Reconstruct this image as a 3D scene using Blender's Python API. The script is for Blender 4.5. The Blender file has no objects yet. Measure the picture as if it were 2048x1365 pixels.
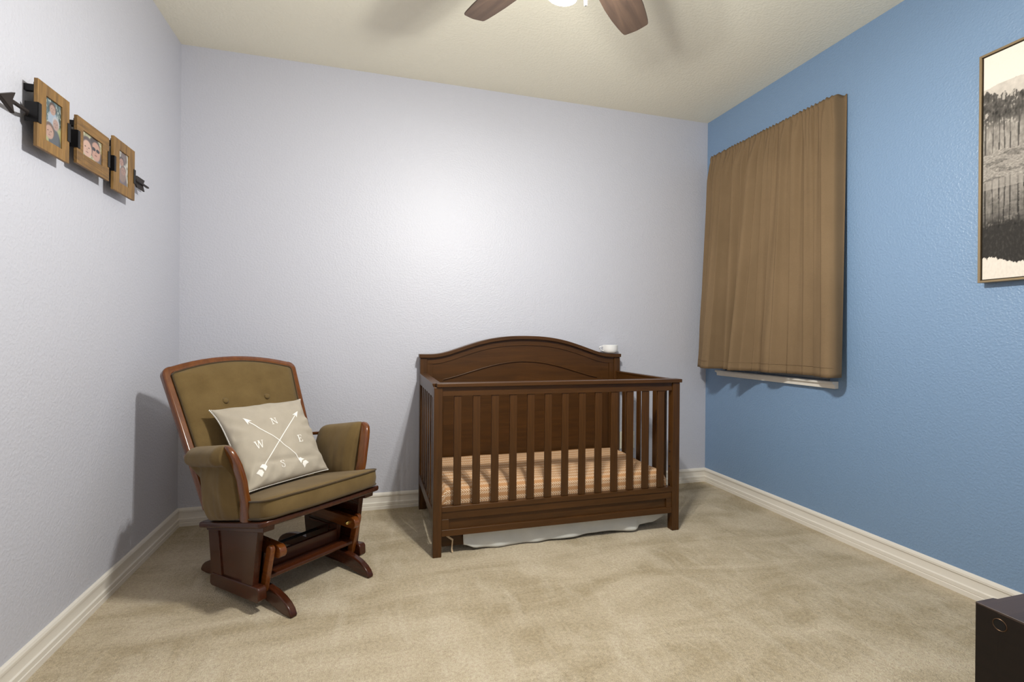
import bpy, bmesh, math, random
from mathutils import Vector, Matrix, noise
R = math.radians
random.seed(7)
SC = bpy.context.scene
COL = SC.collection

# ------------------------------------------------------------------ camera
cam_d = bpy.data.cameras.new('camera')
cam = bpy.data.objects.new('camera', cam_d); COL.objects.link(cam); SC.camera = cam
cam_d.sensor_width = 36.0
cam_d.lens = 983.6 / 2048 * 36
cam_d.shift_y = -9.96 / 2048
cam_d.clip_start = 0.02
yaw, roll = -0.280574, 0.008612
fw = Vector((-math.sin(yaw), math.cos(yaw), 0)); rt = Vector((math.cos(yaw), math.sin(yaw), 0)); up = rt.cross(fw)
rt2 = rt * math.cos(roll) + up * math.sin(roll); up2 = up * math.cos(roll) - rt * math.sin(roll)
cam.matrix_world = Matrix(((rt2.x, up2.x, -fw.x, 1.04456), (rt2.y, up2.y, -fw.y, -3.20833),
                           (rt2.z, up2.z, -fw.z, 1.09675), (0, 0, 0, 1)))
# ------------------------------------------------------------------ world, exposure, lamps
W, H, D = 3.516, 2.74, 3.56
world = bpy.data.worlds.new('world'); SC.world = world; world.use_nodes = True
world.node_tree.nodes['Background'].inputs[0].default_value = (0.10, 0.16, 0.30, 1)
world.node_tree.nodes['Background'].inputs[1].default_value = 0.3
SC.view_settings.view_transform = 'Standard'; SC.view_settings.look = 'None'
SC.view_settings.exposure = 0.0; SC.view_settings.gamma = 1.0
SC.view_settings.use_curve_mapping = False
SC.cycles.max_bounces = 10; SC.cycles.diffuse_bounces = 7
LAMP_W = 49.0
LAMP_COL = (1.0, 0.99, 0.925)
FAN_C = Vector((1.693, -1.753, 0))
SHADE_AZ = (140, 232, 320)

# ------------------------------------------------------------------ materials
def srgb(r, g, b):
    f = lambda c: (c / 255 / 12.92) if c / 255 <= .04045 else ((c / 255 + .055) / 1.055) ** 2.4
    return (f(r), f(g), f(b), 1)
def mat(name, col, rough=.5, spec=.5, metal=0, sheen=0, coat=0):
    m = bpy.data.materials.new(name); m.use_nodes = True
    b = m.node_tree.nodes['Principled BSDF']
    b.inputs['Base Color'].default_value = col; b.inputs['Roughness'].default_value = rough
    b.inputs['Specular IOR Level'].default_value = spec; b.inputs['Metallic'].default_value = metal
    b.inputs['Sheen Weight'].default_value = sheen; b.inputs['Coat Weight'].default_value = coat
    return m
class NT:
    def __init__(s, m): s.t = m.node_tree; s.b = s.t.nodes['Principled BSDF']
    def n(s, typ, **kw):
        nd = s.t.nodes.new(typ)
        for k, v in kw.items():
            if k in nd.inputs: nd.inputs[k].default_value = v
            else: setattr(nd, k, v)
        return nd
    def l(s, a, b): s.t.links.new(a, b)
    def coords(s, scale=(1, 1, 1), kind='Object', rot=(0, 0, 0)):
        c = s.n('ShaderNodeTexCoord'); mp = s.n('ShaderNodeMapping')
        mp.inputs['Scale'].default_value = scale; mp.inputs['Rotation'].default_value = rot
        s.l(c.outputs[kind], mp.inputs[0]); return mp.outputs[0]
    def noise(s, vec, scale, detail=3, rough=.55, dist=0):
        nd = s.n('ShaderNodeTexNoise'); nd.inputs['Scale'].default_value = scale
        nd.inputs['Detail'].default_value = detail; nd.inputs['Roughness'].default_value = rough
        nd.inputs['Distortion'].default_value = dist
        s.l(vec, nd.inputs['Vector']); return nd.outputs['Fac']
    def ramp(s, fac, stops):
        r = s.n('ShaderNodeValToRGB'); e = r.color_ramp.elements
        while len(e) < len(stops): e.new(.5)
        for el, (p, c) in zip(e, stops): el.position = p; el.color = c
        s.l(fac, r.inputs[0]); return r.outputs[0]
    def mix(s, fac, a, b, typ='MIX'):
        m = s.n('ShaderNodeMix', data_type='RGBA', blend_type=typ)
        for sock, v in ((m.inputs[0], fac), (m.inputs[6], a), (m.inputs[7], b)):
            if hasattr(v, 'is_output'): s.l(v, sock)
            else: sock.default_value = v
        return m.outputs[2]
    def math(s, op, a, b=0.0):
        m = s.n('ShaderNodeMath', operation=op)
        for sock, v in ((m.inputs[0], a), (m.inputs[1], b)):
            if hasattr(v, 'is_output'): s.l(v, sock)
            else: sock.default_value = v
        return m.outputs[0]
    def bump(s, h, strength=.3, dist=.002, prev=None):
        b = s.n('ShaderNodeBump'); b.inputs['Strength'].default_value = strength
        b.inputs['Distance'].default_value = dist; s.l(h, b.inputs['Height'])
        if prev: s.l(prev, b.inputs['Normal'])
        return b.outputs[0]

def paint(name, col, rough=.6, scale=95, dist=.0015, strength=.42, spec=.35):
    m = mat(name, col, rough, spec); t = NT(m); c = t.coords()
    h1 = t.noise(c, scale, 2, .5); h2 = t.noise(c, scale * 2.7, 2, .5)
    h = t.math('ADD', t.ramp(h1, [(.38, (0, 0, 0, 1)), (.66, (1, 1, 1, 1))]), t.math('MULTIPLY', h2, .35))
    t.l(t.bump(h, strength, dist), t.b.inputs['Normal'])
    return m
def wood(name, c1, c2, axis='x', rough=.35, coat=0, fine=1.0, spec=.5):
    m = mat(name, c1, rough, spec, coat=coat); t = NT(m)
    m.node_tree.nodes['Principled BSDF'].inputs['Coat Roughness'].default_value = .12
    sc = {'x': (1.2, 16, 16), 'y': (16, 1.2, 16), 'z': (16, 16, 1.2)}[axis]
    v = t.coords(tuple(k * fine for k in sc))
    g = t.noise(v, 2.2, 6, .62, .8); g2 = t.noise(v, 9, 4, .6)
    col = t.mix(t.ramp(g, [(.30, (0, 0, 0, 1)), (.70, (1, 1, 1, 1))]), c1, c2)
    dark = tuple(x * .62 for x in c1[:3]) + (1,)
    col = t.mix(t.math('MULTIPLY', t.ramp(g2, [(.55, (0, 0, 0, 1)), (.75, (1, 1, 1, 1))]), .35), col, dark)
    t.l(col, t.b.inputs['Base Color'])
    t.l(t.bump(g2, .08, .001), t.b.inputs['Normal'])
    return m
def fabric(name, c1, c2, rough=.9, sheen=.4, weave=900, blot=14, wav=(1, 1, 1), bs=.25):
    m = mat(name, c1, rough, .2, sheen=sheen); t = NT(m)
    g = t.noise(t.coords(), blot, 4, .6); w = t.noise(t.coords(wav), weave, 2, .6)
    col = t.mix(t.ramp(g, [(.3, (0, 0, 0, 1)), (.7, (1, 1, 1, 1))]), c1, c2)
    col = t.mix(.25, col, t.mix(w, (.25, .25, .25, 1), (1, 1, 1, 1)), 'OVERLAY')
    t.l(col, t.b.inputs['Base Color']); t.l(t.bump(w, bs, .0012), t.b.inputs['Normal'])
    t.b.inputs['Sheen Roughness'].default_value = .5
    return m

M = {}
M['wall'] = paint('lavender_wall_paint', srgb(195, 196, 206), .50, spec=.60)
M['blue'] = paint('blue_wall_paint', srgb(122, 150, 183), .40, 105, .0017, .48, .7)
M['ceil'] = paint('cream_ceiling_paint', srgb(240, 235, 217), .8, 75, .0018, .42)
M['trim'] = mat('white_trim_paint', srgb(228, 222, 212), .35)
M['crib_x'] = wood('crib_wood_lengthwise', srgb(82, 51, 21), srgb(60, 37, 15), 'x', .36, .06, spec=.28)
M['crib_y'] = wood('crib_wood_crosswise', srgb(82, 51, 21), srgb(60, 37, 15), 'y', .36, .06, spec=.28)
M['crib_z'] = wood('crib_wood_upright', srgb(82, 51, 21), srgb(58, 36, 15), 'z', .36, .06, spec=.28)
M['cherry'] = wood('cherry_wood', srgb(122, 67, 22), srgb(88, 43, 15), 'y', .2, .4)
M['cherry_z'] = wood('cherry_wood_upright', srgb(120, 66, 20), srgb(88, 44, 14), 'z', .2, .4)
M['cherry_d'] = wood('dark_cherry_wood', srgb(74, 35, 18), srgb(50, 23, 12), 'y', .24, .15, spec=.35)
M['cherry_x'] = wood('dark_cherry_wood_cross', srgb(78, 38, 18), srgb(52, 24, 12), 'x', .24, .15, spec=.35)
M['suede'] = fabric('olive_brown_suede', srgb(112, 92, 57), srgb(97, 78, 46), .95, .12, 500, 9)
M['piping'] = fabric('dark_olive_piping', srgb(76, 60, 36), srgb(64, 50, 30), .9, .2)
M['linen'] = fabric('cream_linen', srgb(178, 168, 152), srgb(167, 157, 142), .95, .2, 520, 6, (1, 1, 5), .5)
M['print'] = mat('white_print', srgb(244, 240, 234), .8)
M['bead'] = mat('white_bead_trim', srgb(240, 238, 232), .6)
M['curtain'] = fabric('brown_curtain_cloth', srgb(122, 101, 76), srgb(114, 94, 70), .85, .0, 330, 3, (1, .12, 3), .35)
M['frame'] = wood('golden_weathered_wood', srgb(156, 118, 62), srgb(92, 66, 34), 'z', .55, 0, 2.6)
M['frame_h'] = wood('golden_weathered_wood_flat', srgb(146, 109, 58), srgb(86, 62, 33), 'y', .55, 0, 2.6)
M['iron'] = mat('dark_iron', srgb(52, 44, 40), .5, .4, .6)
M['black'] = mat('black_metal', srgb(26, 24, 25), .45, .5, .5)
M['blade'] = wood('walnut_fan_blade', srgb(88, 70, 58), srgb(62, 49, 42), 'x', .55, 0, 1.2)
M['espresso'] = wood('espresso_wood', srgb(28, 20, 16), srgb(22, 16, 13), 'y', .5, .0, spec=.25)
M['espresso_top'] = wood('lighter_espresso_top', srgb(72, 56, 50), srgb(54, 41, 36), 'x', .42, .05)  # top in a lighter brown than the cabinet sides
M['brass'] = mat('brass', srgb(216, 186, 110), .2, .5, 1)
M['nickel'] = mat('brushed_nickel', srgb(190, 186, 178), .3, .5, 1)
M['porcelain'] = mat('white_porcelain', srgb(240, 240, 240), .15, .5, coat=.5)
M['plastic'] = mat('cream_plastic', srgb(232, 226, 208), .4)
M['skirt'] = fabric('pale_grey_skirt_cloth', srgb(206, 206, 200), srgb(196, 196, 190), .9, .1, 700, 7)
M['ribbon'] = mat('tan_ribbon', srgb(196, 172, 140), .8)
M['gold'] = mat('champagne_gold_frame', srgb(150, 130, 100), .35, .5, .5)
M['white'] = mat('white_paint', srgb(235, 233, 228), .5)
M['gap'] = mat('black_canvas_edge', srgb(24, 22, 20), .8)

# carpet
def carpet():
    m = mat('tan_carpet', srgb(168, 150, 117), .98, .1, sheen=.05); t = NT(m)
    big = t.noise(t.coords((1.0, 2.6, 1), rot=(0, 0, R(28))), 1.5, 4, .6, .9)
    mid = t.noise(t.coords((2.2, .8, 1), rot=(0, 0, R(-20))), 5.5, 4, .62, .6)
    fin = t.noise(t.coords(), 260, 3, .7); f2 = t.noise(t.coords(), 80, 3, .6)
    a, b, c = srgb(176, 160, 132), srgb(201, 186, 161), srgb(213, 200, 178)
    col = t.mix(t.ramp(big, [(.38, (0, 0, 0, 1)), (.62, (1, 1, 1, 1))]), a, b)
    col = t.mix(t.math('MULTIPLY', t.ramp(mid, [(.48, (0, 0, 0, 1)), (.75, (1, 1, 1, 1))]), .55), col, c)
    v = t.n('ShaderNodeTexVoronoi'); v.inputs['Scale'].default_value = 190; t.l(t.coords(), v.inputs['Vector'])
    sp = t.math('ADD', t.math('MULTIPLY', fin, .6), t.math('MULTIPLY', f2, .4))
    col = t.mix(.50, col, t.ramp(sp, [(.30, (.08, .08, .08, 1)), (.5, (.5, .5, .5, 1)), (.72, (.92, .92, .92, 1))]), 'OVERLAY')
    t.l(col, t.b.inputs['Base Color'])
    h = t.math('ADD', sp, t.math('MULTIPLY', v.outputs['Distance'], .5))
    n1 = t.bump(h, .9, .006); n2 = t.bump(mid, .35, .03, n1)
    t.l(n2, t.b.inputs['Normal'])
    return m
M['carpet'] = carpet()
# sheet with rows of slanted white dashes forming arrows (uses the mesh's metric UVs)
def sheet():
    m = mat('tan_herringbone_sheet', srgb(190, 142, 98), .9, .15); t = NT(m)
    c = t.n('ShaderNodeTexCoord'); sx = t.n('ShaderNodeSeparateXYZ'); t.l(c.outputs['UV'], sx.inputs[0])
    u, v = sx.outputs[0], sx.outputs[1]
    per, pitch = .050, .0125
    fv = t.math('FRACT', t.math('DIVIDE', v, per))
    d = t.math('SUBTRACT', fv, .36)
    ad = t.math('ABSOLUTE', d)
    sh = t.math('ADD', u, t.math('MULTIPLY', ad, per * 1.25))
    fu = t.math('FRACT', t.math('DIVIDE', sh, pitch))
    dash = t.math('MULTIPLY', t.math('LESS_THAN', fu, .34),
                  t.math('MULTIPLY', t.math('LESS_THAN', ad, .31), t.math('GREATER_THAN', ad, .035)))
    w = t.noise(t.coords(), 600, 2, .6); g = t.noise(t.coords(), 6, 3, .6)
    col = t.mix(g, srgb(186, 138, 94), srgb(196, 150, 108))
    col = t.mix(dash, col, srgb(246, 232, 208)); t.l(col, t.b.inputs['Base Color'])
    t.l(t.bump(w, .2, .001), t.b.inputs['Normal'])
    return m
M['sheet'] = sheet()
def vcol(name, rough=.5, coat=0):
    m = mat(name, (1, 1, 1, 1), rough, .3, coat=coat); t = NT(m)
    a = t.n('ShaderNodeAttribute', attribute_name='pic'); t.l(a.outputs['Color'], t.b.inputs['Base Color'])
    return m
M['photo'] = vcol('photo_print', .25, .4); M['canvas'] = vcol('canvas_print', .85)
def shade_mat():
    m = bpy.data.materials.new('lit_clear_glass_shade'); m.use_nodes = True; nt = m.node_tree; nt.nodes.clear()
    o = nt.nodes.new('ShaderNodeOutputMaterial'); tr = nt.nodes.new('ShaderNodeBsdfTransparent')
    em = nt.nodes.new('ShaderNodeEmission'); em.inputs[0].default_value = (1, .95, .86, 1); em.inputs[1].default_value = 24.0
    mx = nt.nodes.new('ShaderNodeMixShader'); mx.inputs[0].default_value = .45
    nt.links.new(tr.outputs[0], mx.inputs[1]); nt.links.new(em.outputs[0], mx.inputs[2]); nt.links.new(mx.outputs[0], o.inputs[0])
    return m
M['shade'] = shade_mat()
def emis(name, col, s):
    m = bpy.data.materials.new(name); m.use_nodes = True; b = m.node_tree.nodes['Principled BSDF']
    b.inputs['Emission Color'].default_value = col; b.inputs['Emission Strength'].default_value = s; return m
M['bulb'] = emis('lit_bulb', (1, .93, .82, 1), 6)
def glassm():
    m = mat('window_glass', (1, 1, 1, 1), .02); m.node_tree.nodes['Principled BSDF'].inputs['Transmission Weight'].default_value = 1
    return m
M['glass'] = glassm()

# ------------------------------------------------------------------ object helpers
ORG = {}
def thing(name, label, cat, loc=(0, 0, 0), rotz=0, group=None, local=False):
    o = bpy.data.objects.new(name, None); COL.objects.link(o); o.empty_display_size = .1
    o.location = loc; o.rotation_euler = (0, 0, rotz); o['label'] = label; o['category'] = cat
    if group: o['group'] = group
    ORG[o.name] = Vector((0, 0, 0)) if local else Vector(loc)
    return o
def obj(name, bm, m, parent=None, bevel=0, smooth=35, segs=2, solid=0, sub=0):
    bmesh.ops.recalc_face_normals(bm, faces=bm.faces)
    vs = [v.co for v in bm.verts]
    lo = Vector((min(c.x for c in vs), min(c.y for c in vs), min(c.z for c in vs)))
    hi = Vector((max(c.x for c in vs), max(c.y for c in vs), max(c.z for c in vs)))
    c = (lo + hi) / 2
    bmesh.ops.translate(bm, verts=bm.verts, vec=-c)
    me = bpy.data.meshes.new(name); bm.to_mesh(me); bm.free()
    me.materials.append(m)
    for p in me.polygons: p.use_smooth = True
    if smooth < 180: me.set_sharp_from_angle(angle=R(smooth))
    o = bpy.data.objects.new(name, me); COL.objects.link(o)
    ORG[o.name] = c.copy()
    if parent is not None:
        o.parent = parent; o.location = c - ORG[parent.name]
    else: o.location = c
    if sub:
        s = o.modifiers.new('sub', 'SUBSURF'); s.levels = sub; s.render_levels = sub
    if solid:
        s = o.modifiers.new('solid', 'SOLIDIFY'); s.thickness = solid; s.offset = 0
    if bevel:
        b = o.modifiers.new('bevel', 'BEVEL'); b.width = bevel; b.segments = segs; b.limit_method = 'ANGLE'
        b.angle_limit = R(40); b.harden_normals = True
    return o
def struct(o, kind='structure'): o['kind'] = kind; return o
def tag(o, label, cat, group=None):
    o['label'] = label; o['category'] = cat
    if group: o['group'] = group
    return o
def box(bm, x0, x1, y0, y1, z0, z1):
    v = [bm.verts.new((x, y, z)) for x in (x0, x1) for y in (y0, y1) for z in (z0, z1)]
    for f in ((0, 1, 3, 2), (4, 6, 7, 5), (0, 4, 5, 1), (2, 3, 7, 6), (0, 2, 6, 4), (1, 5, 7, 3)):
        bm.faces.new([v[i] for i in f])
    return v
def bx(*a):
    bm = bmesh.new(); box(bm, *a); return bm
def prism(bm, pts, fn, a, b):
    """pts: closed 2D outline, fn(p, q, k) -> 3D point; extruded from k=a to k=b"""
    A = [bm.verts.new(fn(p, q, a)) for p, q in pts]; B = [bm.verts.new(fn(p, q, b)) for p, q in pts]
    bm.faces.new(A); bm.faces.new(B[::-1]); n = len(pts)
    for i in range(n): bm.faces.new((A[i], A[(i + 1) % n], B[(i + 1) % n], B[i]))
def bridge(bm, rings, closed=False, caps=True):
    n = len(rings[0])
    pairs = list(zip(rings, rings[1:])) + ([(rings[-1], rings[0])] if closed else [])
    for a, b in pairs:
        for i in range(n): bm.faces.new((a[i], a[(i + 1) % n], b[(i + 1) % n], b[i]))
    if caps and not closed: bm.faces.new(rings[0][::-1]); bm.faces.new(rings[-1])
def tube(bm, pts, r, n=8, closed=False, sx=1.0, upv=None):
    pts = [Vector(p) for p in pts]; rings = []; N = len(pts)
    for i, p in enumerate(pts):
        if closed: d = pts[(i + 1) % N] - pts[i - 1]
        else: d = pts[min(i + 1, N - 1)] - pts[max(i - 1, 0)]
        d.normalize(); u = Vector(upv) if upv else (Vector((0, 0, 1)) if abs(d.z) < .9 else Vector((0, 1, 0)))
        a = d.cross(u).normalized(); b = a.cross(d).normalized()
        rr = r[i] if isinstance(r, (list, tuple)) else r
        rings.append([bm.verts.new(p + a * math.cos(2 * math.pi * k / n) * rr * sx + b * math.sin(2 * math.pi * k / n) * rr) for k in range(n)])
    bridge(bm, rings, closed)
def lathe(bm, prof, c=(0, 0, 0), n=24, mtx=None):
    c = Vector(c); rings = []
    for r, z in prof:
        rg = []
        for k in range(n):
            p = Vector((max(r, 1e-4) * math.cos(2 * math.pi * k / n), max(r, 1e-4) * math.sin(2 * math.pi * k / n), z))
            rg.append(bm.verts.new((mtx @ p if mtx else p) + c))
        rings.append(rg)
    bridge(bm, rings)
def grid(bm, nu, nv, fn):
    vs = [[bm.verts.new(fn(i / (nu - 1), j / (nv - 1))) for j in range(nv)] for i in range(nu)]
    for i in range(nu - 1):
        for j in range(nv - 1): bm.faces.new((vs[i][j], vs[i + 1][j], vs[i + 1][j + 1], vs[i][j + 1]))
    return vs
def sstep(a, b, x):
    t = min(1, max(0, (x - a) / (b - a))); return t * t * (3 - 2 * t)

# ------------------------------------------------------------------ room shell
struct(obj('floor', bx(-.1, W + .1, -D - .1, .1, -.1, 0), M['carpet']))
struct(obj('ceiling', bx(-.1, W + .1, -D - .1, .1, H, H + .1), M['ceil']))
struct(obj('wall_back', bx(-.1, W, 0, .1, 0, H), M['wall']))
struct(obj('wall_left', bx(-.1, 0, -D - .1, 0, 0, H), M['wall']))
struct(obj('wall_front', bx(0, W + .1, -D - .1, -D, 0, H), M['wall']))
WY0, WY1, WZ0, WZ1 = -1.06, -.21, .862, 2.33
bm = bmesh.new()
box(bm, W, W + .1, -D, WY0, 0, H); box(bm, W, W + .1, WY1, .1, 0, H)
box(bm, W, W + .1, WY0, WY1, 0, WZ0); box(bm, W, W + .1, WY0, WY1, WZ1, H)
struct(obj('wall_right', bm, M['blue']))
bm = bmesh.new(); x0 = W + .06
for a in ((WY0, WY0 + .04, WZ0, WZ1), (WY1 - .04, WY1, WZ0, WZ1), (WY0 + .04, WY1 - .04, WZ0, WZ0 + .04), (WY0 + .04, WY1 - .04, WZ1 - .04, WZ1), (WY0 + .04, WY1 - .04, 1.56, 1.60)):
    box(bm, x0, x0 + .035, *a)
win = struct(obj('window_1', bm, M['white'], bevel=.003))
obj('pane', bx(x0 + .014, x0 + .02, WY0 + .03, WY1 - .03, WZ0 + .03, WZ1 - .03), M['glass'], win)
bm = bmesh.new()
prism(bm, [(0, .862), (.040, .862), (.044, .858), (.044, .850), (.028, .842), (.026, .822), (0, .822)], lambda p, q, k: (W + .05 - .05 - p, k, q), -1.112, -.157)
struct(obj('trim_1', bm, M['trim'], bevel=.0015))
# baseboards
BP = [(0, 0), (.016, 0), (.016, .0195), (.0125, .022), (.0145, .025), (.0145, .041), (.0095, .045), (.0085, .048), (.0085, .078), (.0125, .081), (.0125, .090), (.009, .098), (.004, .102), (0, .102)]
def base(name, fn, a, b):
    bm = bmesh.new(); prism(bm, BP, fn, a, b); struct(obj(name, bm, M['trim'], smooth=20))
base('baseboard_back', lambda p, q, k: (k, -p, q), .0, W)
base('baseboard_left', lambda p, q, k: (p, k, q), -D, -.0)
base('baseboard_right', lambda p, q, k: (W - p, k, q), -D, -.0)
base('baseboard_front', lambda p, q, k: (k, -D + p, q), .0, W)

# ------------------------------------------------------------------ crib
crib = thing('baby_crib', 'dark brown wooden baby crib with arched headboard and slatted front rail', 'crib', (2.046, -.41, 0))
CX0, CX1, FY, BY = 1.348, 2.742, -.783, -.030
for nm, x0, x1, y0, y1, z1 in (('post', CX0, CX0 + .043, FY, FY + .046, .840), ('post', CX1 - .045, CX1, FY, FY + .046, .840),
                               ('post', CX0, CX0 + .043, BY - .050, BY, .955), ('post', CX1 - .045, CX1, BY - .050, BY, .955)):
    p = obj(nm, bx(x0, x1, y0, y1, 0, z1), M['crib_z'], crib, .0025)
    if y0 == FY and x0 > 2:
        for z in (.50, .445, .36, .255):
            bm = bmesh.new(); lathe(bm, [(.0001, 0), (.005, 0), (.005, .003), (.0001, .003)], (x0 - .0005, FY + .028, z), 10, Matrix.Rotation(R(-90), 3, 'Y'))
            h = obj('bolt_cap', bm, M['iron'], p)
obj('top_rail', bx(CX0 + .014, CX1 + .010, FY - .008, FY + .052, .8405, .860), M['crib_x'], crib, .003)
obj('rail_apron', bx(CX0 + .043, CX1 - .045, FY + .008, FY + .030, .795, .8405), M['crib_x'], crib, .0015)
for x0, x1 in ((1.45, 1.488), (1.546, 1.585), (1.643, 1.682), (1.740, 1.779), (1.835, 1.875), (1.932, 1.971), (2.029, 2.067), (2.127, 2.166), (2.222, 2.262), (2.318, 2.358), (2.415, 2.455), (2.511, 2.551), (2.608, 2.650)):
    obj('slat', bx(x0, x1, FY + .012, FY + .026, .247, .796), M['crib_z'], crib, .003)
bm = bmesh.new(); box(bm, CX0 + .043, CX1 - .045, FY + .002, FY + .040, .221, .247)
obj('bottom_rail', bm, M['crib_x'], crib, .002)
# lower front board: frame with recessed panel
bm = bmesh.new(); a0, a1 = CX0 + .043, CX1 - .045
box(bm, a0, a1, FY + .006, FY + .028, .183, .221); box(bm, a0, a1, FY + .003, FY + .028, .100, .132)
box(bm, a0, 1.428, FY + .006, FY + .028, .132, .183); box(bm, 2.663, a1, FY + .006, FY + .028, .132, .183)
fb = obj('front_board', bm, M['crib_x'], crib, .002)
obj('inset_panel', bx(1.425, 2.666, FY + .016, FY + .024, .128, .187), M['crib_x'], fb)
# headboard
HB = [(1.343, .978), (1.40, .977), (1.455, .979), (1.52, .993), (1.592, 1.017), (1.66, 1.040), (1.733, 1.062), (1.80, 1.078), (1.877, 1.090), (1.95, 1.0965), (2.028, 1.0985)]
def hbz(x):
    xm = 2.0425; x = x if x <= xm else 2 * xm - x
    for (a, za), (b, zb) in zip(HB, HB[1:]):
        if a <= x <= b: return za + (zb - za) * (x - a) / (b - a)
    return HB[0][1] if x < HB[0][0] else HB[-1][1]
def hbs(x): return (hbz(x - .025) + 2 * hbz(x) + hbz(x + .025)) / 4
def strip(bm, xs, top, bot, y0, y1):
    rings = [[bm.verts.new((x, y0, bot(x))), bm.verts.new((x, y1, bot(x))), bm.verts.new((x, y1, top(x))), bm.verts.new((x, y0, top(x)))] for x in xs]
    bridge(bm, rings)
lin = lambda a, b, n: [a + (b - a) * i / (n - 1) for i in range(n)]
hb = obj('headboard', (lambda b: (strip(b, lin(CX0 + .043, CX1 - .045, 70), lambda x: hbs(x) - .02, lambda x: .12, BY - .030, BY - .008), b)[1])(bmesh.new()), M['crib_x'], crib)
bm = bmesh.new(); strip(bm, lin(1.341, 2.744, 90), hbs, lambda x: hbs(x) - .0225, BY - .064, BY + .002)
obj('headboard_cap', bm, M['crib_x'], hb, .002, smooth=30)
bm = bmesh.new(); strip(bm, lin(CX0 + .043, CX1 - .045, 80), lambda x: hbs(x) - .022, lambda x: hbs(x) - .063, BY - .042, BY - .029)
obj('headboard_top_band', bm, M['crib_x'], hb, smooth=30)
for a, b in ((CX0 + .043, CX0 + .078), (CX1 - .080, CX1 - .045)):
    obj('headboard_stile', bx(a, b, BY - .042, BY - .029, .12, .955 - .038), M['crib_z'], hb, .001)
def arc(x):
    k = (x - 1.494) / (2.573 - 1.494); k = min(1, max(0, k)); s = math.sin(math.pi * k)
    return .815 + .113 * (s ** 1.25)
bm = bmesh.new(); strip(bm, lin(CX0 + .078, CX1 - .080, 80), lambda x: hbs(x) - .060, lambda x: arc(x) if 1.494 <= x <= 2.573 else .812, BY - .036, BY - .029)
obj('arched_panel', bm, M['crib_x'], hb, .0012, smooth=30)
bm = bmesh.new()
pts = [(x, BY - .036, arc(x)) for x in lin(1.494, 2.573, 60)]
tube(bm, [(1.494, BY - .036, .13), (1.494, BY - .036, .5), (1.494, BY - .036, .80)] + pts + [(2.573, BY - .036, .80), (2.573, BY - .036, .5), (2.573, BY - .036, .13)], .0035, 8, upv=(0, 1, 0))
obj('arch_molding', bm, M['crib_x'], hb, smooth=60)
for a, b in ((CX0 + .078, 1.493), (2.574, CX1 - .080)): obj('side_field', bx(a, b, BY - .036, BY - .029, .12, .8125), M['crib_z'], hb)
# sides
for x0, x1 in ((CX0, CX0 + .026), (CX1 - .028, CX1 - .002)):
    obj('side_rail', bx(x0, x1 + .004, FY + .046, BY - .05, .787, .845), M['crib_y'], crib, .002)
    obj('side_rail_cap', bx(x0 - .003, x1 + .016 if x0 < 2 else x1 + .006, FY + .044, BY - .048, .845, .857), M['crib_y'], crib, .002)
    xm = (x0 + x1) / 2
    for k in range(6):
        yc = -.172 - .0955 * k
        obj('side_slat', bx(xm - .007, xm + .007, yc - .020, yc + .020, .22, .788), M['crib_z'], crib, .0025)
    obj('side_bottom_rail', bx(x0, x1, FY + .046, BY - .05, .165, .222), M['crib_y'], crib, .002)
obj('mattress_support', bx(CX0 + .046, CX1 - .048, FY + .050, BY - .052, .158, .176), M['crib_x'], crib)

# mattress with metric UVs
def slab_uv(x0, x1, y0, y1, z0, z1, r=.028):
    bm = bmesh.new(); uvl = bm.loops.layers.uv.new('UVMap'); nx, rows = 60, []
    prof = [(y0, z0)] + [(y0, z0 + (z1 - r - z0) * k / 4) for k in range(1, 4)]
    prof += [(y0 + r - r * math.cos(a), z1 - r + r * math.sin(a)) for a in (0, .26, .52, .79, 1.05, 1.31, 1.57)]
    prof += [(y0 + r + (y1 - y0 - 2 * r) * k / 24, z1) for k in range(1, 24)]
    prof += [(y1 - r + r * math.sin(a), z1 - r + r * math.cos(a)) for a in (0, .4, .8, 1.2, 1.57)] + [(y1, z0)]
    L = [0]
    for a, b in zip(prof, prof[1:]): L.append(L[-1] + math.hypot(b[0] - a[0], b[1] - a[1]))
    vs = []
    for i in range(nx + 1):
        k = i / nx; x = x0 + (x1 - x0) * k; e = min(x - x0, x1 - x)
        drop = 0 if e > r else r - math.sqrt(max(0, r * r - (r - e) ** 2))
        row = []
        for j, (y, z) in enumerate(prof):
            zz = z - (drop if z > z0 + .03 else 0)
            if z >= z1 - .002: zz += .0035 * noise.noise(Vector((x * 4, y * 7, 0))) + .003 * math.sin(x * 9 + y * 13)
            yy = y - (.004 * noise.noise(Vector((x * 7, z * 20, 3))) if y < y0 + .01 else 0)
            row.append(bm.verts.new((x, yy, zz)))
        vs.append(row)
    uv = {}
    for i in range(nx + 1):
        for j in range(len(prof)): uv[vs[i][j]] = (x0 + (x1 - x0) * i / nx, L[j])
    for i in range(nx):
        for j in range(len(prof) - 1):
            f = bm.faces.new((vs[i][j], vs[i + 1][j], vs[i + 1][j + 1], vs[i][j + 1]))
            for lp in f.loops: lp[uvl].uv = uv[lp.vert]
    for row in (vs[0], vs[-1]):
        f = bm.faces.new(row)
        for lp in f.loops: lp[uvl].uv = (lp.vert.co.y, lp.vert.co.z)
    f = bm.faces.new([vs[i][0] for i in range(nx + 1)] + [vs[i][-1] for i in range(nx, -1, -1)])
    return bm
mt = thing('crib_mattress', 'crib mattress in a tan sheet with rows of white arrow dashes', 'mattress', (2.046, -.41, .176))
obj('fitted_sheet', slab_uv(CX0 + .050, CX1 - .052, FY + .052, BY - .056, .180, .326), M['sheet'], mt, smooth=50)

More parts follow.
